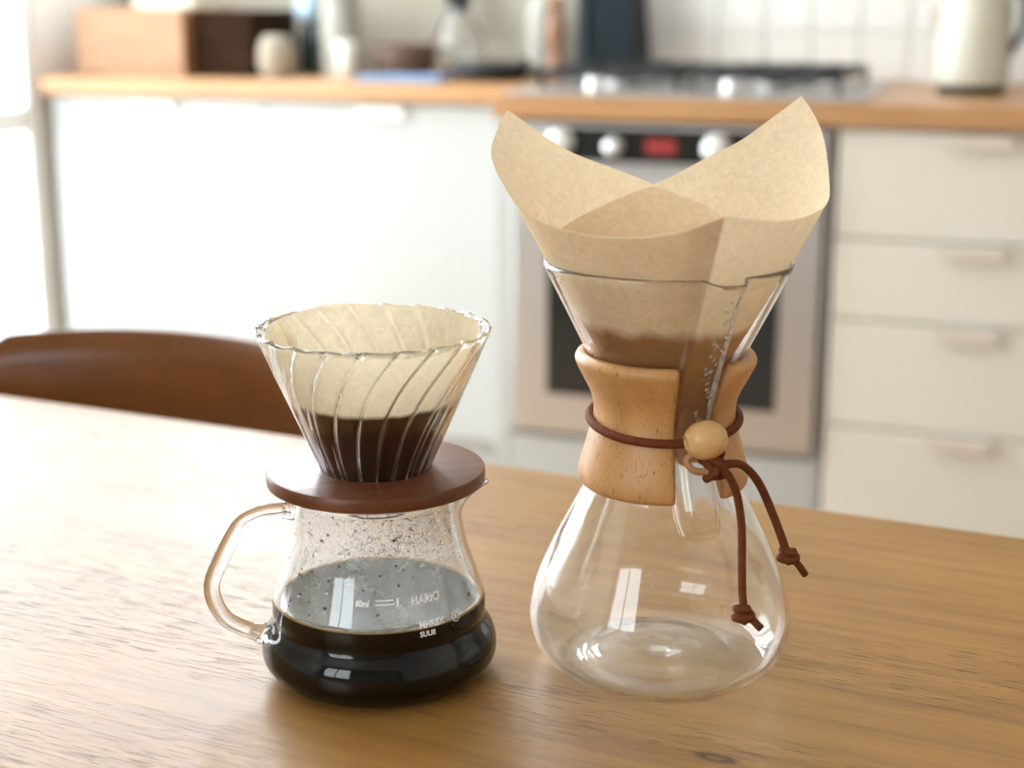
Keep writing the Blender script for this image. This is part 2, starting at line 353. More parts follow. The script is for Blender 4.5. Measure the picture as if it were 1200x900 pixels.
def window(name, u0, u1, v0, v1, z0, z1, n=2):
    bm = bmesh.new(); f = 0.05
    bx(bm, u0, u1, v0, v1, z0, z0 + f, bev=0.004); bx(bm, u0, u1, v0, v1, z1 - f, z1, bev=0.004)
    bx(bm, u0, u0 + f, v0, v1, z0 + f, z1 - f, bev=0.004); bx(bm, u1 - f, u1, v0, v1, z0 + f, z1 - f, bev=0.004)
    for k in range(1, n):
        c = u0 + (u1 - u0) * k / n; bx(bm, c - 0.03, c + 0.03, v0, v1, z0 + f, z1 - f, bev=0.004)
    o = struct(name, bm, 'frame_white')
    for k in range(n):
        a = u0 + (u1 - u0) * k / n + 0.035; b = u0 + (u1 - u0) * (k + 1) / n - 0.035; vm = (v0 + v1) / 2
        obj('pane', box(a, b, vm - 0.002, vm + 0.002, z0 + f - 0.005, z1 - f + 0.005), 'window_pane', o)
    return o
window('window_1', WU0, WU1, VB + 0.03, VB + 0.08, WZ0, WZ1, 1)
window('window_2', RU0, RU1, VF - 0.09, VF - 0.04, RZ0, RZ1, 2)
bm = bmesh.new()
for a, b, c, d in ((0.325, 0.645, 1.28, 1.32), (0.325, 0.645, 2.78, 2.82), (0.325, 0.335, 1.32, 2.78), (0.615, 0.645, 1.32, 2.78)): bx(bm, UL - 0.055, UL - 0.01, a, b, c, d, bev=0.003)
w3 = struct('window_3', bm, 'frame_white'); obj('pane', box(UL - 0.034, UL - 0.030, 0.33, 0.62, 1.315, 2.785), 'window_pane', w3)
bm = bmesh.new(); um0, um1 = UL - 0.055, UL - 0.005          # glazed double door in the left wall
for a, b in ((DV0, (DV0 + DV1) / 2), ((DV0 + DV1) / 2, DV1)):
    bx(bm, um0, um1, a, a + 0.035, 0, DZ1, bev=0.004); bx(bm, um0, um1, b - 0.035, b, 0, DZ1, bev=0.004)
    bx(bm, um0, um1, a + 0.035, b - 0.035, 0, 0.09, bev=0.004); bx(bm, um0, um1, a + 0.035, b - 0.035, DZ1 - 0.08, DZ1, bev=0.004)
    bx(bm, um0, um1, a + 0.035, b - 0.035, 0.77, 0.83, bev=0.004)
door = struct('door_1', bm, 'frame_white')
for a, b in ((DV0, (DV0 + DV1) / 2), ((DV0 + DV1) / 2, DV1)):
    for z0, z1 in ((0.085, 0.775), (0.825, DZ1 - 0.075)):
        obj('pane', box(UL - 0.032, UL - 0.028, a + 0.03, b - 0.03, z0, z1), 'window_pane', door)
obj('door_handle', box(UL - 0.03, UL + 0.03, -0.76, -0.74, 1.0, 1.12, bev=0.005), 'knob_metal', door)
# wall tiles behind the hob: square glazed tiles on a grout bed
bed = obj('grout_bed', box(-1.06, 0.62, VB - 0.006, VB - 0.0005, 0.90, 1.32), 'grout', wall_back)
tm = None
for i in range(16):
    for j in range(4):
        if tm is None:
            o = obj('tile', box(-0.0505, 0.0505, -0.004, 0.004, -0.0505, 0.0505, bev=0.0015, seg=1), 'tile_glaze', wall_back); tm = o.data
        else:
            o = bpy.data.objects.new('tile', tm); C.objects.link(o); o.parent = wall_back
        o.location = (-1.06 + 0.0525 + i * 0.105, VB - 0.0095 + random.uniform(-0.0004, 0.0004), 0.953 + j * 0.105)

# ------------------------------------------------------------------ kitchen units
def kthing(name, label, cat, u=0, v=0, z=0, rz=0.0, group=None):
    return thing(name, label, cat, K(u, v, z), ROT + rz, group)
def tab_pull(parent, x, y, z, mat, wd=0.11, h=0.022):
    bm = bmesh.new(); bx(bm, x - wd / 2, x + wd / 2, y - 0.016, y, z - 0.003, z, bev=0.001); bx(bm, x - wd / 2, x + wd / 2, y - 0.018, y - 0.015, z - h, z, bev=0.001)
    return obj('handle', bm, mat, parent)
def base_cab(u0, u1, label):
    t_ = kthing('base_cabinet', label, 'cabinet', (u0 + u1) / 2, 0.33, 0); hw = (u1 - u0) / 2
    obj('body', box(-hw + 0.001, hw - 0.001, 0.021, 0.355, 0.10, 0.858), 'white_lacquer', t_)
    obj('plinth', box(-hw + 0.001, hw - 0.001, 0.06, 0.075, 0.0, 0.099), 'white_lacquer', t_)
    d = obj('door', box(-hw + 0.0015, hw - 0.0015, 0.0, 0.019, 0.105, 0.852, bev=0.0015), 'white_lacquer', t_)
    tab_pull(d, 0.0, 0.0, 0.846, 'cream_pull')
    return t_
base_cab(-2.275, -1.70, 'white slab-door base cabinet next to the glazed door at the left')
base_cab(-1.70, -1.125, 'white slab-door base cabinet in the middle, directly left of the oven unit')
t_ = kthing('oven_housing', 'white base unit that surrounds the steel built-in oven', 'cabinet', -0.69, 0, 0)
obj('side_panel', box(-0.335, -0.305, 0.0, 0.64, 0.0, 0.858, bev=0.001), 'white_lacquer', t_)
obj('side_panel', box(0.303, 0.312, 0.0, 0.64, 0.0, 0.858, bev=0.001), 'white_lacquer', t_)
obj('drawer_front', box(-0.303, 0.301, 0.0, 0.019, 0.105, 0.232, bev=0.0015), 'white_lacquer', t_)
obj('shelf', box(-0.303, 0.301, 0.03, 0.62, 0.225, 0.24), 'white_lacquer', t_)
obj('plinth', box(-0.303, 0.301, 0.05, 0.065, 0.0, 0.099), 'white_lacquer', t_)
ov = kthing('oven', 'built-in stainless steel oven with black control panel under the hob', 'oven', -0.69, 0, 0)
obj('body', box(-0.295, 0.295, 0.012, 0.56, 0.245, 0.852, bev=0.002), 'steel', ov)
cp = obj('control_panel', box(-0.297, 0.297, -0.012, 0.011, 0.775, 0.852, bev=0.002), 'steel', ov)
obj('panel_glass', box(-0.215, 0.24, -0.0135, -0.0125, 0.782, 0.845), 'black_glass', cp)
obj('display', box(-0.035, 0.022, -0.0148, -0.0137, 0.800, 0.826), 'red_display', cp)
kb = None
for x, z, r in ((-0.20, 0.818, 0.024), (0.10, 0.815, 0.024), (-0.095, 0.812, 0.016)):
    obj('knob', ycyl(r, x, z, -0.042, -0.0138, taper=0.9), 'knob_metal', cp, True)
dr = obj('oven_door', box(-0.297, 0.297, -0.014, 0.010, 0.245, 0.770, bev=0.003), 'steel', ov)
obj('glass', box(-0.225, 0.225, -0.0165, -0.0145, 0.325, 0.60, bev=0.0005), 'black_glass', dr)
hv = joinvf(tube([(-0.26, -0.055, 0.725), (0.26, -0.055, 0.725)], 0.009, 16), tube([(-0.22, -0.055, 0.725), (-0.22, -0.012, 0.725)], 0.006, 12), tube([(0.22, -0.055, 0.725), (0.22, -0.012, 0.725)], 0.006, 12))
obj('door_handle', hv, 'knob_metal', dr, True)
dc = kthing('drawer_cabinet', 'four-drawer cabinet with warm white fronts right of the oven', 'cabinet', -0.075, 0, 0)
obj('body', box(-0.298, 0.298, 0.021, 0.63, 0.10, 0.858), 'drawer_lacquer', dc)
obj('plinth', box(-0.298, 0.298, 0.06, 0.075, 0.0, 0.099), 'drawer_lacquer', dc)
for z0, z1 in ((0.662, 0.852), (0.513, 0.658), (0.310, 0.509), (0.105, 0.306)):
    d = obj('drawer', box(-0.297, 0.297, 0.0, 0.019, z0, z1, bev=0.0015), 'drawer_lacquer', dc)
    tab_pull(d, -0.055, 0.0, z1 - 0.004, 'taupe_pull')
t_ = kthing('drawer_cabinet', 'warm white drawer cabinet at the far right, mostly outside the frame', 'cabinet', 0.525, 0, 0)
obj('body', box(-0.298, 0.298, 0.021, 0.63, 0.10, 0.858), 'drawer_lacquer', t_)
for z0, z1 in ((0.662, 0.852), (0.310, 0.658), (0.105, 0.306)):
    d = obj('drawer', box(-0.297, 0.297, 0.0, 0.019, z0, z1, bev=0.0015), 'drawer_lacquer', t_)
    tab_pull(d, -0.055, 0.0, z1 - 0.004, 'taupe_pull')
def top(label, u0, u1, v0, v1):
    o = obj('worktop', box(-(u1 - u0) / 2, (u1 - u0) / 2, -(v1 - v0) / 2, (v1 - v0) / 2, 0, 0.040, bev=0.003), 'beech_worktop')
    o.location = K((u0 + u1) / 2, (v0 + v1) / 2, 0.860); o.rotation_euler = (0, 0, ROT); return tag(o, label, 'worktop')
top('beech worktop on the white cabinets left of the hob', -2.29, -1.0275, 0.305, 0.69)
top('beech worktop that runs under the hob and over the warm white drawers', -1.0265, 0.83, -0.02, 0.69)
hob = kthing('gas_hob', 'stainless gas hob with black grates set in the worktop over the oven', 'hob', -0.675, 0.27, 0.9005)
obj('hob_plate', box(-0.335, 0.335, -0.275, 0.235, 0, 0.008, bev=0.003), 'steel', hob)
for x, y, r in ((-0.15, -0.08, 0.045), (0.15, -0.08, 0.038), (-0.15, 0.13, 0.038), (0.15, 0.13, 0.05)):
    b = obj('burner', cyl(r, 0.008, 0.022, x, y, bev=0.002), 'steel', hob, True)
    obj('burner_cap', cyl(r * 0.8, 0.022, 0.030, x, y, bev=0.002), 'black_enamel', b, True)
for x in (-0.15, 0.15):
    bm = bmesh.new(); X0, X1, Y0, Y1 = x - 0.14, x + 0.14, -0.19, 0.22
    for a in (X0, X1 - 0.014): bx(bm, a, a + 0.014, Y0, Y1, 0.031, 0.047, bev=0.001)
    for a in (Y0, Y1 - 0.014, 0.02): bx(bm, X0, X1, a, a + 0.014, 0.031, 0.047, bev=0.001)
    for a in (x - 0.07, x, x + 0.07): bx(bm, a - 0.004, a + 0.004, Y0, Y1, 0.038, 0.050, bev=0.001)
    for a in (X0, X1 - 0.01):
        for b in (Y0, Y1 - 0.01): bx(bm, a, a + 0.01, b, b + 0.01, 0.008, 0.036)
    obj('grate', bm, 'black_enamel', hob)
for x in (-0.16, 0.10):
    obj('knob', cyl(0.018, 0.008, 0.034, x, -0.245, bev=0.002), 'knob_metal', hob, True)

# things on the counters
Z = 0.9005
t_ = kthing('wooden_box', 'light wooden box with open top at the left end of the counter', 'box', -2.08, 0.50, Z)
bm = bmesh.new()
bx(bm, -0.145, 0.145, -0.125, -0.113, 0.0, 0.155, bev=0.001); bx(bm, -0.145, 0.145, 0.113, 0.125, 0, 0.155, bev=0.001)
bx(bm, -0.145, -0.133, -0.113, 0.113, 0, 0.155, bev=0.001); bx(bm, 0.133, 0.145, -0.113, 0.113, 0, 0.155, bev=0.001); bx(bm, -0.133, 0.133, -0.113, 0.113, 0, 0.01)
obj('box_body', bm, 'light_box_wood', t_)
pk = obj('paper_packet', box(-0.085, 0.085, -0.05, 0.05, 0, 0.20, bev=0.012, seg=3), 'paper_cream'); pk.location = K(-2.03, 0.50, Z + 0.0105); pk.rotation_euler = (0, 0, ROT)
tag(pk, 'cream paper packet standing in the light wooden box', 'packet')
t_ = kthing('dark_box', 'dark brown box right of the light wooden box', 'box', -1.845, 0.52, Z)
obj('box_body', box(-0.075, 0.072, -0.11, 0.11, 0, 0.138, bev=0.003), 'dark_box_wood', t_)
obj('lid', box(-0.078, 0.075, -0.113, 0.113, 0.1385, 0.150, bev=0.003), 'dark_box_wood', t_)
def lathe_thing(name, label, cat, u, v, parts, z=Z):
    t_ = kthing(name, label, cat, u, v, z)
    for nm, prof, mat in parts: fixn(obj(nm, lathe(prof, 40), mat, t_, True))
    return t_
def solid(prof, n=5): return [(0, prof[0][1])] + [(max(0, q.x), q.y) for q in catmull(prof, n)] + [(0, prof[-1][1])]
lathe_thing('storage_jar', 'small rounded beige storage jar beside the dark brown box', 'jar', -1.722, 0.43,
            [('jar_body', solid([(0.025, 0), (0.036, 0.008), (0.042, 0.04), (0.038, 0.075), (0.026, 0.095)]), 'beige_flour')])
lathe_thing('spray_bottle', 'slim bottle with a pale blue cap behind the beige jar', 'bottle', -1.722, 0.615,
            [('bottle_body', solid([(0.028, 0), (0.030, 0.01), (0.030, 0.09), (0.016, 0.125)]), 'dark_green_glass'),
             ('cap', solid([(0.020, 0.1255), (0.036, 0.135), (0.038, 0.17), (0.034, 0.20), (0.02, 0.21)]), 'lid_blue')])
lathe_thing('dark_bottle', 'dark green bottle between the beige jar and the pale canister', 'bottle', -1.665, 0.55,
            [('bottle_body', solid([(0.020, 0), (0.022, 0.01), (0.022, 0.10), (0.010, 0.14), (0.010, 0.17)]), 'dark_green_glass'),
             ('cork', [(0, 0.1705), (0.009, 0.1705), (0.009, 0.185), (0, 0.185)], 'brass_brown')])
lathe_thing('canister', 'tall pale grey ceramic canister on the left counter', 'canister', -1.60, 0.52,
            [('canister_body', solid([(0.042, 0), (0.045, 0.006), (0.045, 0.18), (0.042, 0.186)]), 'pale_ceramic'), ('lid', solid([(0.047, 0.187), (0.048, 0.195), (0.03, 0.205)]), 'pale_ceramic')])
lathe_thing('white_cup', 'small white cup in front of the pale canister', 'cup', -1.545, 0.435,
            [('cup_body', [(0, 0), (0.018, 0), (0.022, 0.004), (0.027, 0.085), (0.0245, 0.085), (0.02, 0.008), (0, 0.007)], 'cream_enamel')])
t_ = lathe_thing('wicker_basket', 'low brown basket standing behind the blue tray', 'basket', -1.44, 0.52,
            [('basket_body', [(0, 0), (0.058, 0), (0.066, 0.01), (0.076, 0.075), (0.072, 0.075), (0.062, 0.01), (0, 0.008)], 'brown_basket')])
t_ = kthing('blue_tray', 'flat light blue tray lying at the front edge of the left counter', 'tray', -1.375, 0.372, Z)
bm = bmesh.new(); bx(bm, -0.10, 0.10, -0.05, 0.05, 0, 0.004, bev=0.001)
bx(bm, -0.10, 0.10, -0.05, -0.046, 0.004, 0.014, bev=0.001); bx(bm, -0.10, 0.10, 0.046, 0.05, 0.004, 0.014, bev=0.001); bx(bm, -0.10, -0.096, -0.046, 0.046, 0.004, 0.014); bx(bm, 0.096, 0.10, -0.046, 0.046, 0.004, 0.014)
obj('tray_body', bm, 'tray_blue', t_)
lathe_thing('glass_carafe', 'clear glass carafe with dark blue stopper behind the dark frying pan', 'carafe', -1.345, 0.625,
            [('carafe_body', [(0, 0), (0.045, 0)] + [(q.x, q.y) for q in catmull([(0.045, 0.0), (0.058, 0.03), (0.062, 0.08), (0.03, 0.14), (0.026, 0.17)], 5)] + [(0.023, 0.17), (0.027, 0.14), (0.058, 0.08), (0.054, 0.03), (0.042, 0.004), (0, 0.004)], 'dripper_glass'),
             ('stopper', solid([(0.021, 0.145), (0.022, 0.17), (0.03, 0.175), (0.03, 0.22)]), 'navy')])
t_ = kthing('frying_pan', 'black frying pan standing low on the counter left of the hob', 'pan', -1.22, 0.50, Z)
fixn(obj('pan_body', lathe([(0, 0), (0.075, 0), (0.096, 0.035), (0.093, 0.036), (0.073, 0.004), (0, 0.004)], 48), 'black_enamel', t_, True))
obj('pan_handle', tube([(0.080, -0.04, 0.032), (0.10, -0.075, 0.045), (0.12, -0.11, 0.05)], 0.008, 12, flat=0.6), 'black_enamel', t_, True)
lathe_thing('cream_bottle', 'pale cream bottle behind the frying pan', 'bottle', -1.135, 0.62,
            [('bottle_body', solid([(0.034, 0), (0.037, 0.01), (0.037, 0.15), (0.014, 0.19), (0.014, 0.22)]), 'pale_ceramic'), ('cap', [(0, 0.2205), (0.015, 0.2205), (0.015, 0.24), (0, 0.24)], 'cream_enamel')])
lathe_thing('pepper_mill', 'slim brown pepper mill left of the dark knife block', 'mill', -1.075, 0.52,
            [('mill_body', solid([(0.024, 0), (0.025, 0.02), (0.016, 0.06), (0.021, 0.11), (0.014, 0.15)]), 'brass_brown'), ('knob', solid([(0.012, 0.1505), (0.02, 0.165), (0.012, 0.185)]), 'brass_brown')])
t_ = kthing('knife_block', 'tall tapered navy knife block left of the hob grates', 'knife block', -0.957, 0.605, Z)
def frustum(x0, x1, y0, y1, z0, z1, k):
    bm = box(x0, x1, y0, y1, z0, z1, bev=0.003)
    for v in bm.verts:
        s = 1 + (k - 1) * (v.co.z - z0) / (z1 - z0); v.co.x = (x0 + x1) / 2 + (v.co.x - (x0 + x1) / 2) * s
    return bm
obj('block_body', frustum(-0.055, 0.065, -0.06, 0.06, 0, 0.22, 0.72), 'navy', t_)
obj('side_board', frustum(-0.078, -0.0555, -0.06, 0.06, 0, 0.21, 0.9), 'slate_blue', t_)
for x in (-0.025, 0.005, 0.035):
    obj('knife_handle', box(x - 0.008, x + 0.008, -0.012, 0.012, 0.2205, 0.30, bev=0.003), 'black_enamel', t_)
t_ = kthing('kettle', 'tall cream enamel kettle on the right worktop', 'kettle', -0.172, 0.34, Z)
fixn(obj('base', lathe(solid([(0.062, 0), (0.064, 0.004), (0.064, 0.012), (0.058, 0.016)]), 48), 'black_enamel', t_, True))
fixn(obj('kettle_body', lathe(solid([(0.060, 0.0165), (0.068, 0.022), (0.069, 0.06), (0.066, 0.14), (0.058, 0.21), (0.045, 0.235)]), 56), 'cream_enamel', t_, True))
fixn(obj('lid', lathe(solid([(0.044, 0.2355), (0.03, 0.248), (0.008, 0.252), (0.012, 0.265)]), 40), 'cream_enamel', t_, True))
obj('handle', tube(catmull([(0.045, 0.045, 0.20), (0.08, 0.08, 0.20), (0.085, 0.085, 0.12), (0.048, 0.048, 0.05)], 6), 0.008, 12), 'black_enamel', t_, True)
t_ = kthing('coffee_machine', 'black kitchen appliance at the far right edge, beside the cream kettle', 'appliance', 0.03, 0.40, Z)
obj('machine_body', box(-0.09, 0.13, 0.0, 0.16, 0, 0.28, bev=0.012, seg=3), 'black_enamel', t_)
obj('drip_base', box(-0.09, 0.13, -0.14, -0.001, 0, 0.05, bev=0.008, seg=3), 'steel', t_)
obj('head', box(-0.09, 0.13, -0.10, -0.001, 0.19, 0.28, bev=0.012, seg=3), 'black_enamel', t_)
sk = obj('socket_plate', box(-0.04, 0.04, -0.010, 0, -0.018, 0.018, bev=0.003), 'taupe_pull'); sk.location = K(-0.245, VB - 0.0145, 1.045); sk.rotation_euler = (0, 0, ROT)
tag(sk, 'small grey wall socket on the tiles between hob and kettle', 'socket')

# ------------------------------------------------------------------ table and chair
tb = thing('dining_table', 'oiled solid oak dining table that carries both coffee makers', 'table', (TC.x, TC.y, T), TBL_ANG)
HW, HD = 0.95, 0.45
obj('tabletop', box(-HW, HW, -HD, HD, -0.028, 0, bev=0.004, seg=3), 'oak_table', tb)
for sx in (-1, 1):
    for sy in (-1, 1):
        V, Fc = tube([(sx * (HW - 0.12), sy * (HD - 0.09), -0.0285), (sx * (HW - 0.08), sy * (HD - 0.06), -0.7595)], 0.03, 20, radii=[0.03, 0.018])
        obj('leg', (V, Fc), 'oak_table', tb, True)
cpos = E1 * -0.80 + E2 * 0.90
ch = thing('dining_chair', 'chair with curved reddish-brown plywood backrest behind the table, at left', 'chair', (cpos.x, cpos.y, 0), TBL_ANG)
V = []; Fc = []; R0 = 0.44; NU, NV = 40, 8                  # backrest: bent ply band, local +y is away from the table
def back_pt(a, z, off):
    Rr = R0 + off; yy = (1.060 - 0.90) - R0
    return (Rr * math.sin(a), yy + Rr * math.cos(a) + (z - 0.8) * 0.10, z)
amax = 0.50; ring = []
def zlim(a):
    s = abs(a) / amax; e = max(0, (s - 0.82) / 0.18)
    return 0.585 + 0.05 * e ** 2.5, 0.800 - 0.045 * (s ** 2) * 0.3 - 0.05 * e ** 2.5
for i in range(NU + 1):
    a = -amax + 2 * amax * i / NU; z0, z1 = zlim(a)
    row = []
    for off in (0.0, 0.011):
        for j in range(NV + 1):
            jj = j if off == 0 else NV - j
            z = z0 + (z1 - z0) * jj / NV; e = 0.003 if jj in (0, NV) else 0
            V.append(back_pt(a, z, off + (e if off == 0 else -e))); row.append(len(V) - 1)
    ring.append(row)
n = len(ring[0])
for i in range(NU):
    for j in range(n):
        k = (j + 1) % n; Fc.append((ring[i][j], ring[i][k], ring[i + 1][k], ring[i + 1][j]))
Fc.append(tuple(ring[0])); Fc.append(tuple(ring[-1][::-1]))
fixn(obj('backrest', (V, Fc), 'teak_ply', ch, True))
obj('seat', box(-0.215, 0.215, -0.30, 0.10, 0.435, 0.452, bev=0.006, seg=3), 'teak_ply', ch)
for sx in (-1, 1):
    obj('leg', tube([(sx * 0.18, -0.26, 0.4345), (sx * 0.21, -0.29, 0.0)], 0.014, 16, radii=[0.016, 0.011]), 'walnut', ch, True)
    obj('leg', tube([(sx * 0.15, 0.119, 0.62), (sx * 0.17, 0.106, 0.43), (sx * 0.20, 0.16, 0.0)], 0.014, 16, radii=[0.010, 0.016, 0.011]), 'walnut', ch, True)

# ------------------------------------------------------------------ the hourglass coffee maker
CX, CY = 0.0738, 0.719
cm = thing('hourglass_coffee_maker', 'empty hourglass glass coffee maker with wooden collar, on the right', 'coffee maker', (CX, CY, T + 0.0002))
THC = math.radians(-70)
out = [(q.x, q.y) for q in catmull([(0.047, 0.0), (0.0545, 0.0028), (0.0612, 0.0105), (0.0645, 0.0205), (0.0645, 0.030), (0.0610, 0.0445), (0.0530, 0.063), (0.0455, 0.078), (0.0375, 0.094), (0.0305, 0.112), (0.0272, 0.128), (0.0290, 0.1385), (0.0370, 0.157), (0.0485, 0.1805), (0.0592, 0.2018)], 6)]
inn = offset_path(out, 0.0024)
path = [(0, 0.0042), (0.012, 0.0040), (0.026, 0.0030), (0.036, 0.0014), (0.0425, 0.0003)] + out + [(0.0590, 0.2034), (0.0580, 0.2040), (0.0570, 0.2036)] + inn[::-1]
# base thicker: rework the innermost floor
path = [q for q in path]
path += [(0.0405, 0.0054), (0.036, 0.0048), (0.028, 0.0060), (0.018, 0.0070), (0.010, 0.0074), (0.006, 0.0084), (0, 0.0088)]
CH_TAB = [(0.078, 0.0), (0.082, 0.0045), (0.090, 0.0085), (0.125, 0.0095), (0.15, 0.0085), (0.19, 0.0072), (0.204, 0.0080)]
def chan(r, z, th, i=0):
    if z < 0.078: return r, z
    a = lerp_tab(CH_TAB, z); d = (th - THC + PI) % (2 * PI) - PI
    wdt = 0.0085 / max(r, 0.02)
    s = math.exp(-(abs(d) / wdt) ** 5)
    return r + a * s, z - (0.0015 * s if z > 0.2 else 0)
obj_body = fixn(obj('glass_body', lathe(path, 288, chan), 'clear_glass', cm, True))
# wooden collar in two halves
col_out = catmull([(0.0395, 0.0942), (0.0413, 0.0965), (0.0412, 0.102), (0.0382, 0.113), (0.0345, 0.128), (0.0352, 0.138), (0.0405, 0.149), (0.0435, 0.1555), (0.0425, 0.1590), (0.0405, 0.1598)], 4)
def r_glass(z): return lerp_tab([(q[1], q[0]) for q in out], z)
zs = [0.1598 - (0.1598 - 0.0942) * k / 14 for k in range(15)]
col_in = [(r_glass(z) + 0.0007, z) for z in zs]
sec = [(q.x, q.y) for q in col_out] + col_in
def collar_half(a0, a1, n=72):
    V = []; Fc = []; m_ = len(sec)
    for i in range(n + 1):
        a = a0 + (a1 - a0) * i / n
        e = min(i, n - i); sh = 0.0011 * max(0, 1 - e / 2.0) ** 2     # eased edges
        cr = sum(q[0] for q in sec) / m_
        for r, z in sec:
            rr = r - sh if r > r_glass(z) + 0.002 else r
            zz = z + (0.127 - z) * sh * 12
            V.append((rr * math.cos(a), rr * math.sin(a), zz))
    for i in range(n):
        for j in range(m_):
            k = (j + 1) % m_; Fc.append((i * m_ + j, i * m_ + k, (i + 1) * m_ + k, (i + 1) * m_ + j))
    Fc.append(tuple(range(m_))); Fc.append(tuple(n * m_ + j for j in range(m_))[::-1])
    return V, Fc
D = math.radians
for a0, a1 in ((THC + D(20) , THC + D(178)), (THC + D(182), THC + D(360 - 17))):
    fixn(obj('wooden_collar', collar_half(a0, a1), 'beech_collar', cm, True))
# cord round the waist, bead, knot and tails
pts = []
for k in range(72):
    a = 2 * PI * k / 72; z = 0.1275 + 0.0040 * math.sin(a + 0.1)
    r = lerp_tab([(q.y, q.x) for q in col_out[2:-2]], z) + 0.0016
    d = abs((a - THC + PI) % (2 * PI) - PI)
    if d < 0.35: r += 0.0015 * (1 - d / 0.35)
    pts.append((r * math.cos(a), r * math.sin(a), z))
obj('leather_band', tube(pts, 0.0021, 14, closed=True), 'leather_cord', cm, True)
bead = fixn(obj('bead', lathe([(0.0022, -0.0095)] + [(0.0091 * math.cos(a), 0.0104 * math.sin(a)) for a in [D(-66 + 132 * k / 18) for k in range(19)]] + [(0.0022, 0.0095)], 40, closed=True), 'bead_wood', cm, True))
bead.location = (0.0150, -0.0428, 0.1272); bead.rotation_euler = (D(8), D(84), D(18))
def spiral(c, axis, r, turns, pitch, n=60, ph=0.0):
    ax = Vector(axis).normalized(); u = ax.orthogonal().normalized(); v = ax.cross(u); c = Vector(c)
    return [c + (u * math.cos(ph + 2 * PI * turns * k / n) + v * math.sin(ph + 2 * PI * turns * k / n)) * r + ax * pitch * turns * (k / n - 0.5) for k in range(n + 1)]
knot = joinvf(tube(spiral((0.0200, -0.0405, 0.1150), (0.9, 0.1, 0.45), 0.0042, 2.2, 0.0040), 0.0022, 10),
              tube(catmull([(0.014, -0.041, 0.119), (0.021, -0.0455, 0.117), (0.024, -0.043, 0.111), (0.018, -0.040, 0.109)], 6), 0.0022, 10),
              tube(catmull([(0.022, -0.038, 0.120), (0.0195, -0.0465, 0.113), (0.0155, -0.043, 0.1085)], 6), 0.0021, 10))
obj('cord_knot', knot, 'leather_cord', cm, True)
obj('leather_loop', tube(catmull([(0.0185, -0.0385, 0.1195), (0.0105, -0.0425, 0.1205), (0.0065, -0.0425, 0.1170), (0.0100, -0.0445, 0.1130), (0.0165, -0.0450, 0.1125)], 7), 0.0021, 10, flat=0.8), 'tan_leather', cm, True)
def tail(pts, kc, kax, end):
    o = obj('cord_tail', tube(catmull(pts, 8), 0.0024, 12, flat=0.8), 'leather_cord', cm, True)
    kn_ = joinvf(tube(spiral(kc, kax, 0.0034, 1.7, 0.0042, 48), 0.0022, 10), tube(spiral(kc, (kax[0] + 0.8, kax[1], kax[2] - 0.1), 0.0028, 1.0, 0.0018, 30, 1.0), 0.0019, 10))
    obj('end_knot', kn_, 'leather_cord', o, True)
    e0 = Vector(kc); e1 = Vector(end)
    obj('cord_end', tube([e0, e0.lerp(e1, 0.5) + Vector((0.0004, 0, 0.0006)), e1], 0.0025, 12, flat=0.7), 'leather_cord', o, True)
tail([(0.0205, -0.0430, 0.1145), (0.0255, -0.0440, 0.1110), (0.0302, -0.0420, 0.1010), (0.0330, -0.0420, 0.0860), (0.0335, -0.0440, 0.0700), (0.0333, -0.0500, 0.0560), (0.0335, -0.0560, 0.0490)],
     (0.0332, -0.0572, 0.0475), (0.15, 0.15, 1), (0.0412, -0.0600, 0.0415))
tail([(0.0215, -0.0420, 0.1140), (0.0275, -0.0400, 0.1150), (0.0345, -0.0350, 0.1120), (0.0425, -0.0300, 0.1020), (0.0500, -0.0280, 0.0860), (0.0555, -0.0275, 0.0720), (0.0572, -0.0272, 0.0670)],
     (0.0585, -0.0272, 0.0650), (0.25, 0.0, 1), (0.0668, -0.0275, 0.0555))
# beads of water in the pouring channel
def drop_vf(p, nrm, r, flat=0.5, seg=8):
    nrm = Vector(nrm).normalized(); u = nrm.orthogonal().normalized(); v = nrm.cross(u); p = Vector(p)
    V = [p - nrm * r * 0.15]; Fc = []
    rows = ((1.0, 0.0), (0.75, 0.62))
    for cr, h in rows:
        for j in range(seg):
            a = 2 * PI * j / seg; V.append(p + (u * math.cos(a) + v * math.sin(a)) * r * cr + nrm * r * flat * h)
    V.append(p + nrm * r * flat)
    for j in range(seg):
        k = (j + 1) % seg
        Fc.append((0, 1 + k, 1 + j)); Fc.append((1 + j, 1 + k, 1 + seg + k, 1 + seg + j)); Fc.append((1 + seg + j, 1 + seg + k, 1 + 2 * seg))
    return V, Fc
ds = []
for k in range(120):
    z = 0.130 + 0.066 * (k / 120) + random.uniform(-0.0006, 0.0006)
    r0 = r_glass(z); off = 0.0038 * (1 if k % 3 else random.uniform(-0.6, 0.9)) + random.uniform(-0.0005, 0.0005); th = THC + off / r0
    rr, _ = chan(r0, z, th)
    ds.append(drop_vf((rr * math.cos(th), rr * math.sin(th), z), (math.cos(th), math.sin(th), -0.4), random.uniform(0.0005, 0.0012), 0.7))
o = fixn(obj('channel_droplets', joinvf(*ds), 'water', cm, True)); o['kind'] = 'stuff'

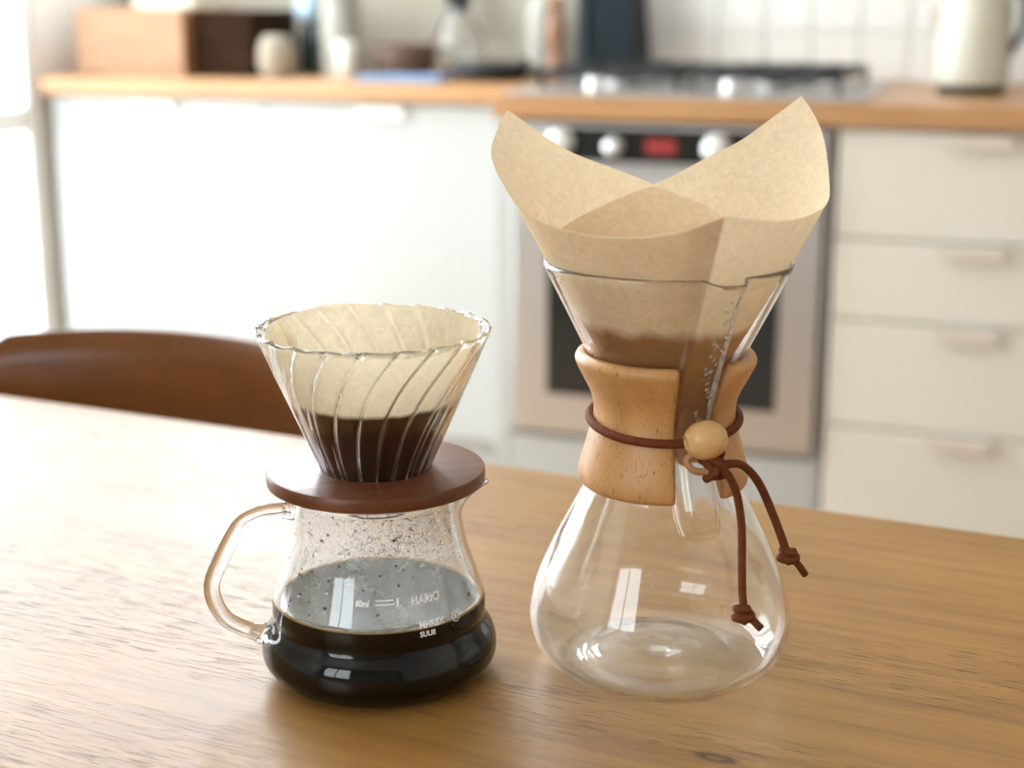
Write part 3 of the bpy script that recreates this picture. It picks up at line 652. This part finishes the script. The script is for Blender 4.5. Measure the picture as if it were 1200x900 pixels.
# the brown paper filter standing in it
pf = thing('brown_paper_filter', 'large unbleached brown paper filter standing in the hourglass coffee maker', 'filter', (CX, CY, T))
ZA, KK = 0.1036, 0.572
RIM = [(-77.6, 0.2345), (-62.0, 0.2315), (-53.6, 0.2303), (-43.7, 0.2303), (-32, 0.2312), (-20, 0.2325), (-8, 0.2352), (4, 0.2400), (14.6, 0.2472), (23.1, 0.2556), (33.0, 0.2662), (42.4, 0.2760), (47.7, 0.2682), (58.6, 0.2540), (69.8, 0.2448), (82.9, 0.2350), (90.6, 0.2306),
       (103.1, 0.2372), (120.0, 0.2462), (129.8, 0.2543), (136.7, 0.2623), (143.1, 0.2698), (154.7, 0.2606), (165, 0.2545), (175.1, 0.2489), (184.4, 0.2400), (191, 0.2340), (199.2, 0.2290), (220.1, 0.2256), (239, 0.2240), (257.5, 0.2254), (271.9, 0.2296), (282.4, 0.2345)]
RIM_S = []
for seg_ in (RIM[:12], RIM[11:17], RIM[16:22], RIM[21:]):             # smooth between the two sharp tips
    q_ = catmull([(a / 1000, b, 0) for a, b in seg_], 8); RIM_S += [(v.x * 1000, v.y) for v in q_]
def rim_s(t_): return lerp_tab(RIM_S, t_)
def cone_pt(th, z, off=0.0):
    c_ = math.cos(D(th)); sq = 1 - 0.030 * max(0, c_) ** 2 * max(0, min(1, (z - 0.21) / 0.03))
    crinkle = 0.00035 * noise.noise(Vector((math.cos(D(th)) * 3, math.sin(D(th)) * 3, z * 30)))
    r = (KK * (z - ZA)) * sq + off + crinkle
    return (r * math.cos(D(th)), r * math.sin(D(th)), z)
def sheet(th0, th1, top_fn, z0=0.112, off=0.0, nu=160, nv=36, zlow=None, offfn=None):
    V = []; Fc = []
    for i in range(nu + 1):
        th = th0 + (th1 - th0) * i / nu; zt = top_fn(th); zb = z0 if zlow is None else zlow
        for j in range(nv + 1):
            z = zb + (zt - zb) * j / nv
            V.append(cone_pt(th, z, (offfn(th) if offfn else off)))
    for i in range(nu):
        for j in range(nv):
            a = i * (nv + 1) + j; Fc.append((a, a + nv + 1, a + nv + 2, a + 1))
    return V, Fc
obj('paper_cone', sheet(-77.6, 282.4, rim_s, nu=360), 'brown_paper', pf, True)
RIM2 = [(RIM[i][0], RIM[i][1]) for i in range(len(RIM))]
LAM = [(60, 0.2170), (64.7, 0.2196), (74.6, 0.2238), (91.0, 0.2302), (116.8, 0.2205), (136.3, 0.2149), (150, 0.2110)]
obj('inner_flap', sheet(60, 150, lambda t_: lerp_tab(LAM, t_), offfn=lambda t_: -0.0012 - 0.0012 * max(0, 1 - abs(t_ - 88.5) / 9), nu=80), 'brown_paper', pf, True)
def front_top(t_): return rim_s(t_) - 0.0004
obj('front_layer', sheet(193, 282.2, front_top, off=-0.0009, nu=140), 'brown_paper', pf, True)
obj('seam_layer', sheet(272, 282.3, lambda t_: rim_s(t_) - 0.0002, off=0.0004, nu=14), 'brown_paper', pf, True)

# ------------------------------------------------------------------ the glass server with coffee
SX, SY = -0.0655, 0.708
sv = thing('coffee_server', 'glass coffee server with glass handle, half full, on the left', 'server', (SX, SY, T + 0.0002))
so = [(q.x, q.y) for q in catmull([(0.044, 0.0), (0.0515, 0.0030), (0.0568, 0.0090), (0.0578, 0.0155), (0.0560, 0.0225), (0.0520, 0.0290), (0.0523, 0.0345), (0.0516, 0.0410), (0.0480, 0.0520), (0.0446, 0.0620), (0.0423, 0.0720), (0.0412, 0.0810), (0.0412, 0.0880), (0.0425, 0.0955)], 6)]
si = offset_path(so, 0.0017)
def spout(r, z, th, i=0):
    if z < 0.080: return r, z
    d = (th - D(2) + PI) % (2 * PI) - PI; s = math.exp(-(d / 0.20) ** 2) * ((z - 0.080) / 0.0155) ** 2
    return r + 0.0115 * s, z + 0.0006 * s
spath = [(0, 0.0022), (0.030, 0.0015), (0.040, 0.0002)] + so + [(0.0420, 0.0963), (0.0410, 0.0960)] + si[::-1] + [(0.038, 0.0030), (0, 0.0040)]
fixn(obj('glass_body', lathe(spath, 192, spout), 'clear_glass', sv, True))
hp = catmull([(-0.0398, -0.008, 0.0855), (-0.0470, -0.008, 0.0850), (-0.0560, -0.008, 0.0835), (-0.0645, -0.008, 0.0790), (-0.0705, -0.008, 0.0700), (-0.0760, -0.008, 0.0590), (-0.0803, -0.008, 0.0480), (-0.0795, -0.008, 0.0385), (-0.0745, -0.008, 0.0295), (-0.0660, -0.008, 0.0245), (-0.0560, -0.008, 0.0215)], 8)
rad = [0.0040 + (0.0014 * max(0, 1 - k / 5) if k < 6 else 0) + (0.0014 * max(0, 1 - (len(hp) - 1 - k) / 5) if k > len(hp) - 7 else 0) for k in range(len(hp))]
fixn(obj('glass_handle', tube(hp, 0.0036, 20, radii=rad), 'clear_glass', sv, True))
# print on the glass
def r_srv(z): return lerp_tab([(q[1], q[0]) for q in so], z)
def printed(name, body, th0, z0, size, scx=1.0, slope=0.0, shapes=None):
    cu = bpy.data.curves.new('t', 'FONT'); cu.body = body; cu.size = size; cu.align_x = 'LEFT'; cu.resolution_u = 3; cu.offset = size * 0.025
    tmp = bpy.data.objects.new('t', cu); C.objects.link(tmp); bpy.context.view_layer.update()
    me = tmp.evaluated_get(bpy.context.evaluated_depsgraph_get()).to_mesh()
    V = [v.co.copy() for v in me.vertices]; Fc = [tuple(p_.vertices) for p_ in me.polygons]
    bpy.data.objects.remove(tmp); bpy.data.curves.remove(cu)
    return name, V, Fc, th0, z0, scx, slope
def wrap(name, V, Fc, th0, z0, scx=1.0, slope=0.0):
    out_ = []
    for v in V:
        z = z0 + v.y + v.x * slope; R_ = r_srv(z) + 0.00022; th = th0 + v.x * scx / R_
        out_.append((R_ * math.cos(th), R_ * math.sin(th), z))
    return obj(name, (out_, Fc), 'print_white', sv)
wrap(*printed('lettering', 'HARIO', D(-67), 0.0515, 0.0052, 0.95)[:6])
wrap(*printed('lettering', '60ml', D(-98), 0.0520, 0.0040, 0.8)[:6])
wrap(*printed('lettering', '1', D(-76), 0.0518, 0.0048)[:6])
wrap(*printed('lettering', 'MHREX', D(-64), 0.0405, 0.0042, 0.95)[:6])
wrap(*printed('lettering', 'SUUII', D(-64), 0.0365, 0.0036, 0.95)[:6])
wrap(*printed('lettering', 'R', D(-42.2), 0.0405, 0.0032)[:6])
bars = [[], []]
for zz in (0.0, 0.0018):
    nb_ = 10; o0 = len(bars[0])
    for k in range(nb_ + 1):
        x = 0.0085 * k / nb_; bars[0] += [Vector((x, zz)).to_3d(), Vector((x, zz + 0.0005)).to_3d()]
    for k in range(nb_): bars[1].append((o0 + 2 * k, o0 + 2 * k + 2, o0 + 2 * k + 3, o0 + 2 * k + 1))
wrap('volume_mark', bars[0], bars[1], D(-87), 0.0525)
cv = []; cf = []
for k in range(24):
    a = 2 * PI * k / 24
    for r in (0.0021, 0.0025): cv.append(Vector((0.0011 + r * math.cos(a), 0.0011 + r * math.sin(a), 0)))
for k in range(24): j = (k + 1) % 24; cf.append((2 * k, 2 * k + 1, 2 * j + 1, 2 * j))
wrap('printed_ring', cv, cf, D(-42.2), 0.0405)
# condensation
def r_in(z): return lerp_tab([(q[1], q[0]) for q in si], z)
fz = [0.0415 + (0.093 - 0.0415) * k / 24 for k in range(25)]
obj('condensation_film', lathe([(r_in(z) - 0.0002, z) for z in fz], 96), 'mist', sv, True)
ds = []; sp_ = []
for k in range(2000):
    if k < 1700: th = random.gauss(-74, 20); z = min(0.091, max(0.059, random.gauss(0.074, 0.010))); r = random.uniform(0.00016, 0.00045)
    else: th = random.uniform(-180, 180); z = random.uniform(0.044 if abs(th + 70) > 45 else 0.060, 0.090); r = random.uniform(0.0002, 0.0008) if k % 9 else random.uniform(0.0008, 0.0013)
    R_ = r_in(z); c_, s_ = math.cos(D(th)), math.sin(D(th))
    ds.append(drop_vf((R_ * c_, R_ * s_, z), (-c_, -s_, 0), r, 0.28, 7))
for k in range(90):
    th = random.choice((random.gauss(-80, 30), random.gauss(-140, 14), random.uniform(-180, 180))); z = random.uniform(0.044, 0.086); r = random.uniform(0.0002, 0.0008) * (1.5 if z < 0.05 else 1)
    R_ = r_in(z); c_, s_ = math.cos(D(th)), math.sin(D(th))
    sp_.append(drop_vf((R_ * c_, R_ * s_, z), (-c_, -s_, 0), r, 0.4, 7))
tag(fixn(obj('condensation_droplets', joinvf(*ds), 'water', sv, True)), kind='stuff')
tag(fixn(obj('coffee_splashes', joinvf(*sp_), 'speck_brown', sv, True)), kind='stuff')
# coffee
ZL = 0.0395
cin = [q for q in si if q[1] < ZL]; cin.sort(key=lambda q: q[1])
cpath = [(0, 0.0038), (0.038, 0.0028)] + [(q[0] + 0.0003, q[1]) for q in cin if q[1] > 0.003] + [(r_in(ZL) + 0.0003, ZL), (r_in(ZL) - 0.0012, ZL - 0.0005), (0, ZL - 0.0006)]
cf_ = thing('black_coffee', 'black coffee filling the lower half of the glass server', 'coffee', (SX, SY, T + 0.0002))
lq = fixn(obj('liquid', lathe(cpath, 128), 'coffee', cf_, True)); lq.data.materials.append(MATS['coffee_side'])
for p_ in lq.data.polygons: p_.material_index = 0 if p_.normal.z > 0.8 and p_.center.z > 0.03 else 1
rf = r_in(ZL)
def foamfn(r, z, th, i=0): return r - 0.0009 * (noise.noise(Vector((th * 9, r * 900, 1))) > 0.05) * (i in (1, 2)), z + 0.0003 * noise.noise(Vector((th * 14, 0, 2)))
fixn(obj('foam_ring', lathe([(rf + 0.0002, ZL - 0.0008), (rf - 0.0016, ZL - 0.0004), (rf - 0.0012, ZL + 0.0003), (rf + 0.0002, ZL + 0.0009)], 160, foamfn, closed=True), 'foam', cf_, True))

# ------------------------------------------------------------------ the ribbed dripper on top
dp = thing('ribbed_glass_dripper', 'ribbed glass cone dripper with round walnut base, on the glass server', 'dripper', (SX, SY, T))
ZR, RR = 0.1722, 0.0557
NR = 20
def cone_r(z): return 0.0177 + (RR - 0.0177) * (z - 0.0845) / (ZR - 0.0845)
def twist(z):
    s = max(0, min(1, (ZR - z) / (ZR - 0.0845))); return -D(30) * (1 - (1 - min(1, s / 0.75)) ** 2)
def ribs(r, z, th, i, inner):
    ph = ((th - twist(z)) * NR / (2 * PI)) % 1.0; d = min(ph, 1 - ph)
    b = math.exp(-(d / 0.075) ** 2); g = math.exp(-(d / 0.06) ** 2)
    topf = max(0, min(1, (z - 0.166) / 0.006))
    if inner: return r - 0.0019 * b, z + 0.0004 * topf * math.cos(2 * PI * ph)
    return r - 0.0007 * g * (1 - topf) + 0.0003 * topf * math.cos(2 * PI * ph), z + 0.0004 * topf * math.cos(2 * PI * ph)
no = 64
po = [(cone_r(0.0845 + (ZR - 0.0845) * k / no), 0.0845 + (ZR - 0.0845) * k / no) for k in range(no + 1)]
pi_ = [(cone_r(z) - 0.0020, z) for r, z in po][::-1]
path = po + [(RR + 0.0003, ZR + 0.0008), (RR - 0.0008, ZR + 0.0014), (RR - 0.0018, ZR + 0.0008)] + pi_
def rfn(r, z, th, i=0): return ribs(r, z, th, i, i > no + 2)
gb = fixn(obj('glass_cone', lathe(path, NR * 26, rfn, closed=True), 'dripper_glass', dp, True))
br = [(0.0263, 0.0982), (0.0515, 0.0982), (0.0524, 0.0989), (0.0526, 0.1006), (0.0526, 0.1040), (0.0520, 0.1050), (0.0505, 0.1053), (0.0268, 0.1053), (0.0263, 0.1048)]
wb = fixn(obj('walnut_base', lathe(br, 128, closed=True), 'walnut', dp, True)); wb.rotation_euler = (0, 0, D(20))
md = wb.modifiers.new('e', 'EDGE_SPLIT'); md.split_angle = D(40)
fixn(obj('glass_flange', lathe([(0.0185, 0.0890), (0.0360, 0.0945), (0.0375, 0.0970), (0.0355, 0.0971), (0.0178, 0.0915)], 96, closed=True), 'dripper_glass', dp, True))
# the pale filter paper and the wet grounds
wf = thing('white_paper_filter', 'pale paper cone filter stained by coffee, sitting in the ribbed dripper', 'filter', (SX, SY, T))
def pz(th):
    s = math.sin(th)                                          # back (far side) stands a little proud of the rim
    return 0.1722 + 0.0026 * s + 0.0005 * math.sin(3 * th + 1) + 0.0004 * math.sin(7 * th)
V = []; Fc = []; nu, nv = 400, 40
for i in range(nu):
    th = 2 * PI * i / nu; zt = pz(th)
    for j in range(nv + 1):
        z = 0.086 + (zt - 0.086) * j / nv
        f = j / nv
        ph = ((th - twist(z)) * NR / (2 * PI)) % 1.0; dd = min(ph, 1 - ph)
        r = cone_r(z) - 0.0041 - 0.0009 * math.exp(-(dd / 0.07) ** 2) * min(1, (1 - f) * 5) - 0.0006 * f ** 6 * (1 + math.sin(5 * th + 0.6)) - 0.0012 * f ** 4 * max(0, math.sin(2 * th + 0.3))
        V.append((r * math.cos(th), r * math.sin(th), z))
for i in range(nu):
    k = (i + 1) % nu
    for j in range(nv): Fc.append((i * (nv + 1) + j, k * (nv + 1) + j, k * (nv + 1) + j + 1, i * (nv + 1) + j + 1))
obj('paper_cone', (V, Fc), 'white_paper', wf, True)
V = []; Fc = []                                               # folded seam flap standing off the wall at the left
for i in range(9):
    for j in range(13):
        q = i / 8; th = D(158 + 26 * q); z = 0.140 + (0.1738 - 0.140) * j / 12; r = cone_r(z) - 0.0050 - 0.0150 * q * (j / 12) ** 0.6
        V.append((r * math.cos(th), r * math.sin(th), z - 0.002 * q * j / 12))
for i in range(8):
    for j in range(12): a = i * 13 + j; Fc.append((a, a + 13, a + 14, a + 1))
obj('folded_seam', (V, Fc), 'white_paper', wf, True)
V = []; Fc = []
def gz(r, th): return 0.1395 - 0.010 * (1 - (r / 0.037) ** 2) + 0.0010 * noise.noise(Vector((r * 300 * math.cos(th), r * 300 * math.sin(th), 0)))
gp = [(0, 0.088), (cone_r(0.088) - 0.0044, 0.088), (cone_r(0.11) - 0.0044, 0.11), (cone_r(0.1385) - 0.0046, 0.1390)] + [(r, 0.139) for r in (0.031, 0.026, 0.020, 0.014, 0.008)] + [(0, 0.125)]
def gfn(r, z, th, i=0): return (r, gz(r, th)) if i >= 3 else (r, z)
gr = fixn(obj('coffee_grounds', lathe(gp, 72, gfn), 'grounds', None, True)); gr.location = (SX, SY, T)
tag(gr, 'wet dark brown coffee grounds inside the pale filter of the ribbed dripper', 'coffee grounds', kind='stuff')
